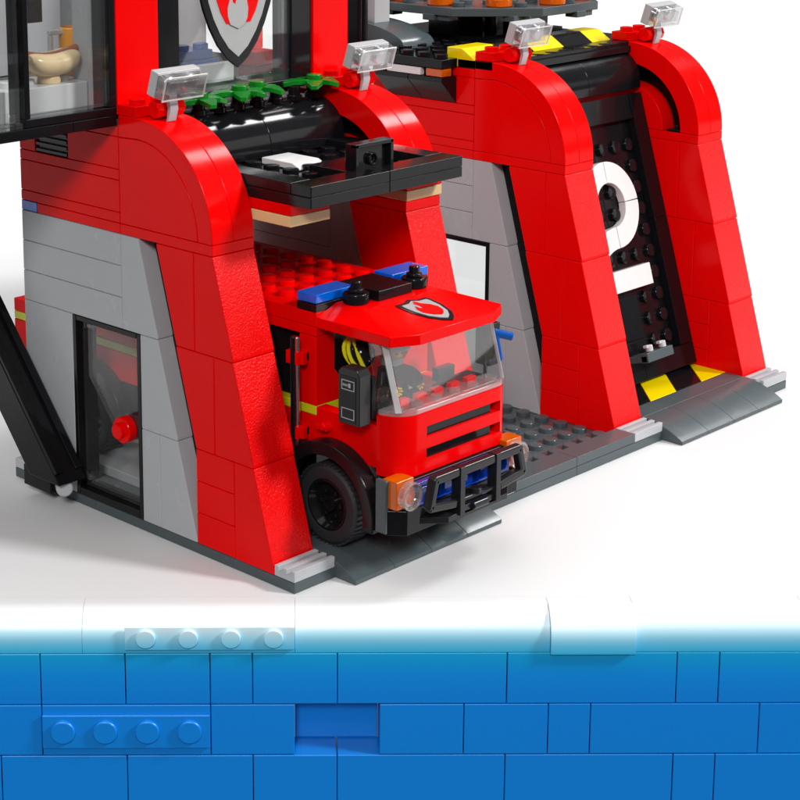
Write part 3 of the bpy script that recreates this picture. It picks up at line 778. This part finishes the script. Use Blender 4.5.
fl_ = [(-.28, -.55), (-.5, -.25), (-.48, .1), (-.3, .35), (-.28, .12), (-.14, .08), (-.1, .3), (-.16, .55), (.02, .74), (.1, .45), (.36, .2), (.48, -.1), (.4, -.4), (.2, -.62), (0, -.72)]
obj('emblem_flame', roofpoly([(ex+x*.95, ey+y*.95-.02) for x, y in fl_], .056), RED, e1, bevel=0)
# light bar
m = MB(); m.prism([(X0, 8.98), (X0+.0, 9.27), (X1, 9.27), (X1, 8.98), (X1-.4, 8.85), (X0+.4, 8.85)], 'y', 2.02, 2.98)
m.box(X0+2.1, X1-2.1, .95, 2.98, 9.2, 9.58, G)
for x in (X0+1.45, X1-1.45):
    m.lathe((x, 1.45, 9.2), 'z', [(.44, 0), (.48, .04), (.48, .34), (.45, .39)], 28); m.lathe((x, 1.45, 9.6), 'z', [(.2, 0), (.2, .36), (.15, .40)], 20); m.lathe((x, 1.45, 9.6), 'z', [(.3, 0), (.3, .12), (.26, .14)], 20)
lb = obj('light_bar', m, BLACK, tr, bevel=0.03)
for x in (X0, X1-2):
    m = MB(); m.box(x, x+2, 2.02, 2.98, 9.29, 9.64, .01); m.box(x+.15, x+1.85, 2.15, 2.85, 9.33, 9.5); obj('beacon', m, TBLUE, lb, bevel=0.035)
# windscreen
m = MB()
m.add([(X0+.26, -1.88, 6.15), (X1-.26, -1.88, 6.15), (X1-.26, -1.22, 8.45), (X0+.26, -1.22, 8.45), (X0+.26, -1.78, 6.15), (X1-.26, -1.78, 6.15), (X1-.26, -1.12, 8.45), (X0+.26, -1.12, 8.45)],
      [(0,1,2,3), (7,6,5,4), (0,4,5,1), (1,5,6,2), (2,6,7,3), (3,7,4,0)])
for xa in (X0+.04, X1-.12):
    m.add([(xa, -1.7, 6.15), (xa, -.95, 6.15), (xa, -.45, 8.44), (xa, -1.06, 8.44), (xa+.08, -1.7, 6.15), (xa+.08, -.95, 6.15), (xa+.08, -.45, 8.44), (xa+.08, -1.06, 8.44)],
          [(0,1,2,3), (7,6,5,4), (0,4,5,1), (1,5,6,2), (2,6,7,3), (3,7,4,0)])
ws = obj('windscreen', m, CLEAR, tr, bevel=0.02)
for sgn, xa, xb in ((1, X0+.07, X0+.25), (-1, X1-.07, X1-.25)):
    m = MB()
    m.add([(xa, -1.72, 6.15), (xb, -1.88, 6.15), (xb, -1.22, 8.45), (xa, -1.06, 8.45), (xa+sgn*.1, -1.64, 6.15), (xb, -1.78, 6.15), (xb, -1.12, 8.45), (xa+sgn*.1, -.98, 8.45)],
          [(0,1,2,3), (7,6,5,4), (0,4,5,1), (1,5,6,2), (2,6,7,3), (3,7,4,0)])
    obj('corner_pane', m, EDGE, ws, bevel=0.03)
m = MB()
outl2 = arc(X0+r, -2+r, r-.02, 180, 270, 12)+arc(X1-.7, -2+.7, .68, 270, 360, 10)+[(X1-.02, -.95), (X0+.02, -.95)]
m.prism(outl2, 'z', 5.97, 6.14)
for k in range(6): m.lathe((X0+.5+k, -1.45, 6.0), 'z', [(.2, 0), (.2, .22)], 16)
obj('windscreen_base', m, clear('thick clear plastic', (0.94, 0.94, 0.94), 0.15, 0.04, 0.10), ws, bevel=0.03)
m = MB()
for k in range(5): m.box(X0+.9+k*.9, X0+1.4+k*.9, -1.2, -.95, 5.98, 6.3)
m.box(X0+.3, X1-.3, -.93, -.2, 5.5, 6.15, G, 1)
obj('dashboard', m, [RED, CHAR], tr, bevel=0.03)
m = MB()
m.box(X0+3.6, X0+4.5, -.6, -.3, 6.2, 6.7)
obj('radio', m, BLACK, tr, bevel=0.02)
m = MB()
m.lathe((X0+2.2, -.15, 6.2), (0, -.4, 1), [(.12, 0), (.12, .5)], 12); m.lathe((X0+2.2, -.35, 6.72), (0, -.5, 1), [(.55, 0), (.6, .05), (.55, .1)], 24)
obj('steering_wheel', m, BLACK, tr, bevel=0.02)
# side mirror / radio block
m = MB(); m.prism([(-1.0, 5.72), (-1.0, 7.5), (-.86, 7.72), (-.16, 7.72), (-.0, 7.55), (-.0, 5.72)], 'x', 2.05+TX, 2.62+TX)
mi_ = obj('mirror', m, CHAR, tr, bevel=0.03)
m = MB(); m.box(2.035+TX, 2.052+TX, -.85, -.08, 5.8, 7.45)
face = obj('mirror_face', m, BLACK, mi_, bevel=0.01)
m = MB()
def outline_rect(y0, y1, z0, z1, w=.025):
    m.box(2.015+TX, 2.034+TX, y0, y1, z0, z0+w); m.box(2.015+TX, 2.034+TX, y0, y1, z1-w, z1)
    m.box(2.015+TX, 2.034+TX, y0, y0+w, z0+w, z1-w); m.box(2.015+TX, 2.034+TX, y1-w, y1, z0+w, z1-w)
outline_rect(-.78, -.18, 6.95, 7.3); outline_rect(-.78, -.18, 5.92, 6.3)
m.box(2.015+TX, 2.034+TX, -.6, -.5, 7.05, 7.2); 
for q in range(4): m.box(2.015+TX, 2.034+TX, -.45+.06*q, -.42+.06*q, 7.08, 7.16)
obj('mirror_print', m, SILVERP, mi_, bevel=0)
m = MB(); m.box(2.62+TX, X0+.3, -.9, -.5, 5.85, 6.3); m.box(2.62+TX, 2.82+TX, -1.05, -.75, 5.9, 7.4); m.cyl((2.75+TX, -.8, 6.3), 'z', .1, 1.1, 14)
obj('mirror_arm', m, BLACK, mi_, bevel=0.03)
m = MB(); m.cyl((X0+.35, -.9, 6.0), 'z', .34, .45, 20); m.cyl((X0+.35, -.9, 6.45), 'z', .2, .35, 18)
obj('clear_stud', m, CLEAR, ws, bevel=0.02)
# fenders and wheels
def fender(xa, xb, cy):
    m = MB(); cz = 2.25
    ro, ri = 2.36, 1.86
    m.prism([(cy-ro, 1.85)]+arc(cy, cz, ro, 176, 4, 30)+[(cy+ro, 1.85), (cy+ri, 1.85)]+arc(cy, cz, ri, 4, 176, 28)+[(cy-ri, 1.85)], 'x', xa, xb)
    return obj('fender', m, BLACK, tr, bevel=0.05, segs=3)
fender(2.35+TX, 3.0+TX, 1.0); fender(9.0+TX, 9.65+TX, 1.0)
fender(2.35+TX, 3.0+TX, 14.5)
def wheel(cx, cy, sgn):
    m = MB(); c = (cx, cy, 2.26); ax = (-sgn, 0, 0)
    m.lathe(c, ax, [(.95, -.42), (1.32, -.45), (1.44, -.36), (1.46, 0), (1.44, .36), (1.32, .45), (1.02, .47), (.95, .44)], 48, ring=True)
    n = 44
    for row in (-.22, .22):
        for k in range(n):
            a = 2*PI*(k+(.5 if row > 0 else 0))/n
            d = Vector((0, math.cos(a), math.sin(a))); tq = Vector((0, -math.sin(a), math.cos(a)))
            p = Vector(c)+d*1.44+Vector((-sgn*row, 0, 0))
            e = Vector((.20, 0, 0)); w = tq*.055; h = d*.065
            vs = [p-e-w, p+e-w, p+e+w, p-e+w]; vs += [q+h for q in vs]
            m.add([tuple(q) for q in vs], [(0,3,2,1), (4,5,6,7), (0,1,5,4), (1,2,6,5), (2,3,7,6), (3,0,4,7)])
    w_ = obj('wheel', m, TYRE, tr, bevel=0)
    m = MB(); m.lathe(c, ax, [(.95, -.3), (.95, .40), (.93, .455), (.86, .455), (.78, .30), (.70, .16), (.30, .14), (.28, .36), (.16, .36), (.15, .28)], 40)
    for k in range(6):
        a = 2*PI*k/6; m.lathe(Vector(c)+Vector((-sgn*.2, .48*math.cos(a), .48*math.sin(a))), ax, [(.09, 0), (.09, .06), (.06, .08)], 10)
    obj('rim', m, BLACK, w_, bevel=0)
wheel(2.95+TX, 1.0, 1); wheel(9.05+TX, 1.0, -1); wheel(2.95+TX, 14.5, 1)
# bumper
m = MB()
m.prism([(2.5+TX, -1.4), (2.5+TX, -1.9), (2.95+TX, -2.42), (8.95+TX, -2.42), (9.4+TX, -1.9), (9.4+TX, -1.4)], 'z', 1.95, 2.85)
m.box(3.2+TX, 8.8+TX, -2.15, -1.0, 2.8, 3.75)
bmp = obj('bumper', m, BLACK, tr, bevel=0.03)
for xa in (2.42, 9.3):
    m = MB(); m.box(xa+TX, xa+.18+TX, -1.9, -1.42, 2.0, 3.92); obj('bumper_end', m, DARK, bmp, bevel=0.03)
m = MB(); m.box(3.45+TX, 8.5+TX, -2.42, -2.15, 2.86, 3.72, .01)
for k in range(5): m.cyl((3.95+TX+k, -2.42, 3.3), 'y', .28, -.08, 20, .02) if False else m.box(3.6+TX+k, 4.3+TX+k, -2.5, -2.4, 3.0, 3.55)
obj('plate_light', m, TDBLUE, tr, bevel=0.03)
for x, sg in ((2.55+TX, 1), (9.35+TX, -1)):
    m = MB(); m.box(min(x, x+sg*.9), max(x, x+sg*.9), -2.3, -1.6, 2.9, 3.95, .01)
    hl = obj('headlight', m, TORANGE, tr, bevel=0.04)
    m = MB(); c = (x+sg*.5, -2.3, 3.40)
    m.lathe(c, (0, -1, 0), [(.47, 0), (.5, .04), (.5, .28), (.44, .32), (.40, .22), (.2, .24)], 32)
    obj('lens', m, clear('clear headlight plastic', (0.97, 0.90, 0.82), 0.16, 0.04, 0.10), hl, bevel=0)
    m = MB(); m.lathe(c, (0, -1, 0), [(.42, .26), (.5, .26), (.51, .30), (.47, .345), (.42, .32)], 32, ring=True); m.lathe(c, (0, -1, 0), [(.24, .24), (.29, .24), (.29, .28), (.24, .28)], 28, ring=True); obj('lens_rim', m, LENS, hl, bevel=0)
    m = MB(); m.lathe((x+sg*.5, -2.31, 3.40), (0, -1, 0), [(.30, 0), (.30, .12)], 20); obj('bulb', m, TORANGE, hl, bevel=0)
# bull bar
m = MB(); yb_ = -2.95
def bar(p, q, w=.16, d=.18):
    """rectangular bar in the x-z plane from p to q"""
    a, b = Vector((p[0]+TX, 0, p[1])), Vector((q[0]+TX, 0, q[1])); dd = (b-a).normalized(); n = Vector((-dd.z, 0, dd.x))*w
    a -= dd*w*.6; b += dd*w*.6
    m.prism([((a+n).x, (a+n).z), ((b+n).x, (b+n).z), ((b-n).x, (b-n).z), ((a-n).x, (a-n).z)], 'y', yb_-d, yb_+d)
bar((3.45, 3.0), (3.7, 3.92)); bar((3.7, 3.92), (5.0, 3.92)); bar((3.45, 3.0), (4.7, 2.82)); 
bar((5.0, 3.9), (6.9, 3.9), .17, .17); bar((6.9, 3.92), (8.25, 3.92)); bar((8.25, 3.92), (8.5, 3.0)); bar((8.5, 3.0), (7.2, 2.82)); bar((4.7, 2.8), (7.2, 2.8), .09, .12)
obj('bull_bar', m, CHAR, tr, bevel=0.09, segs=3)
m = MB()
for x in (5.0, 6.95):
    m.box(x-.13+TX, x+.13+TX, yb_-.22, yb_+.2, 2.35, 4.1)
m.box(5.0+TX, 7.0+TX, yb_-.1, -2.3, 2.3, 2.6)
m.prism([(3.6+TX, -2.42), (4.4+TX, -3.05), (7.6+TX, -3.05), (8.4+TX, -2.42)], 'z', 2.2, 2.42)
m.cyl((5.6+TX, -3.1, 2.5), 'x', .14, .8, 16); m.lathe((6.0+TX, -2.9, 2.85), 'z', [(.22, 0), (.22, .2)], 16)
obj('bull_bar_mount', m, CHAR, tr, bevel=0.05, segs=3)
# chrome rod in red clips on the truck's side, small peg
m = MB(); m.cyl((2.58+TX, 2.52, 4.05), 'z', .10, 4.05, 16, .03)
obj('chrome_rod', m, CHROME, tr, bevel=0)
m = MB(); m.cyl((2.58+TX, 2.68, 3.9), 'z', .14, 4.2, 14); obj('black_rod', m, BLACK, tr, bevel=0)
for z in (7.1, 4.35):
    m = MB()
    m.box(2.42+TX, X0+.02, 2.36, 2.5, z, z+.48); m.box(2.42+TX, X0+.02, 2.76, 2.95, z, z+.48); m.box(2.62+TX, X0+.02, 2.36, 2.9, z+.05, z+.4); m.box(2.55+TX, 2.75+TX, 2.2, 2.42, z+.02, z+.46)
    obj('rod_clip', m, RED, tr, bevel=0.025)
m = MB(); m.lathe((X0+.02, 1.4, 5.0), (-1, 0, 0), [(.14, 0), (.14, .35), (.11, .38)], 14); m.box(X0-.3, X0+.02, 1.2, 1.75, 4.86, 5.02)
obj('door_handle', m, RED, tr, bevel=0.025)
# blue wrench hanging on the far side
m = MB(); m.cyl((9.25+TX, -.75, 7.6), (.75, -.6, -.25), .16, .9, 16); m.tube([(9.4+TX, -.9, 7.6), (9.45+TX, -1.1, 6.6)], .12)
obj('hose_nozzle', m, BLUE, tr, bevel=0)
m = MB(); m.box(9.1+TX, 9.7+TX, -.9, -.2, 6.3, 7.9, G); obj('far_mirror', m, BLACK, tr, bevel=0.03)

# ------------------------------------------------------------------ driver and spare helmet in the cab
dx, dy = 5.15+TX, .35
dr = thing('person', (dx, dy, 5.25), 'toy firefighter in a dark jacket with lime stripe at the truck wheel', 'toy driver')
m = MB()
m.prism([(dx-.62, 5.55), (dx+.62, 5.55), (dx+.42, 6.95), (dx-.42, 6.95)], 'y', dy-.3, dy+.3)
for sg in (-1, 1):
    m.box(dx+sg*.32-.28, dx+sg*.32+.28, dy-.95, dy+.3, 5.25, 5.62)
    m.tube([(dx+sg*.5, dy, 6.75), (dx+sg*.68, dy-.15, 6.35), (dx+sg*.58, dy-.6, 6.3)], .17)
m.cyl((dx, dy, 6.9), 'z', .2, .2, 16)
obj('body', m, CHAR, dr, bevel=0.05, segs=3)
m = MB(); m.prism([(dx-.58, 5.95), (dx+.58, 5.95), (dx+.56, 6.15), (dx-.56, 6.15)], 'y', dy-.325, dy-.30); m.box(dx-.35, dx-.2, dy-.325, dy-.30, 6.2, 6.9); m.box(dx+.2, dx+.35, dy-.325, dy-.30, 6.2, 6.9)
obj('jacket_stripe', m, LIME, dr, bevel=0)
m = MB(); m.box(dx-.17, dx+.17, dy-.325, dy-.30, 6.2, 6.88); obj('shirt', m, RED, dr, bevel=0)
m = MB(); m.lathe((dx, dy, 7.02), 'z', [(.25, 0), (.36, .08), (.38, .2), (.38, .62), (.34, .74), (.25, .78)], 28); hdm = obj('head', m, SKIN, dr, bevel=0)
m = MB()
for sg in (-1, 1): m.lathe((dx+sg*.13, dy-.355, 7.48), (0, -1, 0), [(.05, 0), (.05, .025)], 12)
m.box(dx-.12, dx+.12, dy-.395, dy-.36, 7.24, 7.27); obj('face', m, BLACK, hdm, bevel=0)
m = MB(); m.lathe((dx, dy, 7.66), 'z', [(.46, 0), (.46, .1), (.43, .3), (.3, .46), (.1, .5)], 28); m.prism(arc(dx, dy-.2, .5, 180, 360, 14), 'z', 7.64, 7.72); m.lathe((dx, dy, 7.05), 'z', [(.4, 0), (.43, .08), (.42, .26)], 24)
obj('helmet', m, LGREY, dr, bevel=0)
for sg in (-1, 1):
    m = MB(); hx_, hy_, hz2 = dx+sg*.56, dy-.72, 6.3
    m.tube([(hx_, hy_+.14, hz2), (hx_, hy_, hz2)], .10); 
    for k in range(5):
        a0 = -100+k*50
        m.tube([(hx_+.11*math.cos(math.radians(a0)), hy_-.0, hz2+.11*math.sin(math.radians(a0))), (hx_+.14*math.cos(math.radians(a0)), hy_-.16, hz2+.14*math.sin(math.radians(a0)))], .04, 8)
    obj('hand', m, SKIN, dr, bevel=0)
sh_ = thing('spare_helmet', (3.95+TX, .75, 6.9), 'black helmet with lime yellow trim hanging by the near side window of the cab', 'helmet')
hc = (3.95+TX, .75, 7.55)
m = MB(); m.ball(hc, .52, (1, 1.05, 1.05), 24); m.box(hc[0]-.1, hc[0]+.1, .6, .9, 6.3, 7.2); obj('shell', m, BLACK, sh_, bevel=0)
m = MB()
for k in range(3):
    pts = []
    for i in range(11):
        a = math.radians(-70+i*14); tl_ = math.radians(25+k*38)
        v = Vector((-math.cos(a)*.0-.0, 0, 0))
        pts.append((hc[0]-.54*math.cos(a)*math.cos(tl_-math.radians(60)), hc[1]-.56*math.sin(a)*.6-.54*math.cos(a)*math.sin(tl_-math.radians(60)), hc[2]-.54*math.sin(a)))
    m.tube(pts, .075, 8)
obj('trim', m, LIME, sh_, bevel=0)

# ------------------------------------------------------------------ camera
Rm = ((0.7126812, -0.70148237, -0.00282829), (-0.14427897, -0.14263429, -0.97920327), (0.68649042, 0.69826782, -0.20286193))
cam = bpy.data.cameras.new('camera'); co = bpy.data.objects.new('camera', cam); COL.objects.link(co)
right = Vector(Rm[0]); up = -Vector(Rm[1]); back = -Vector(Rm[2])
M = Matrix((right, up, back)).transposed().to_4x4(); M.translation = Vector((-41.3175542, -41.7715136, 26.6076124))
co.matrix_world = M
cam.sensor_width = 36; cam.lens = 1835.80389/800*36
cam.shift_x = (400-288.169)/800; cam.shift_y = -(400-182.433)/800
cam.clip_end = 2000; cam.clip_start = 1
sc.camera = co

# ------------------------------------------------------------------ studio light
w = bpy.data.worlds.new('World'); sc.world = w; w.use_nodes = True
wn = w.node_tree; bgn = wn.nodes['Background']
tcw = wn.nodes.new('ShaderNodeTexCoord'); sxw = wn.nodes.new('ShaderNodeSeparateXYZ'); mrw = wn.nodes.new('ShaderNodeMapRange')
mrw.interpolation_type = 'SMOOTHSTEP'
wn.links.new(tcw.outputs['Generated'], sxw.inputs[0]); wn.links.new(sxw.outputs['Z'], mrw.inputs[0])
mrw.inputs[1].default_value = 0.05; mrw.inputs[2].default_value = 0.85; mrw.inputs[3].default_value = 0.10; mrw.inputs[4].default_value = 0.24
bgn.inputs[0].default_value = (1, 1, 1, 1); wn.links.new(mrw.outputs[0], bgn.inputs[1])
def area(name, loc, target, size, size_y, power):
    l = bpy.data.lights.new(name, 'AREA'); l.shape = 'RECTANGLE'; l.size = size; l.size_y = size_y; l.energy = power
    o = bpy.data.objects.new(name, l); COL.objects.link(o); o.location = loc
    d = Vector(target)-Vector(loc); o.rotation_euler = d.to_track_quat('-Z', 'Y').to_euler()
    return o
def softbox(name, d, irradiance, ang, dist=2200):
    """a round studio softbox far off along -d, sized to subtend ang degrees at the model"""
    l = bpy.data.lights.new(name, 'AREA'); l.shape = 'DISK'; l.size = 2*dist*math.tan(math.radians(ang/2)); l.energy = irradiance*PI*dist*dist
    o = bpy.data.objects.new(name, l); COL.objects.link(o); d = Vector(d).normalized()
    o.location = Vector((12, 5, 5))-d*dist; o.rotation_euler = d.to_track_quat('-Z', 'Y').to_euler(); return o
softbox('key_light', (-0.42, 0.74, -0.62), 2.75, 9)
softbox('overhead_softbox', (0.10, -0.40, -1.0), 2.5, 70)
softbox('right_softbox', (-0.69, 0.12, -0.70), 1.2, 11)
softbox('front_softbox', (-0.69, 0.70, -0.24), 0.14, 20)
softbox('left_fill', (0.78, 0.66, -0.62), 1.75, 12)

sc.view_settings.view_transform = 'Standard'; sc.view_settings.look = 'None'; sc.view_settings.exposure = 0; sc.view_settings.gamma = 1
sc.cycles.max_bounces = 10; sc.cycles.transparent_max_bounces = 16; sc.cycles.glossy_bounces = 5
sc.cycles.use_denoising = True
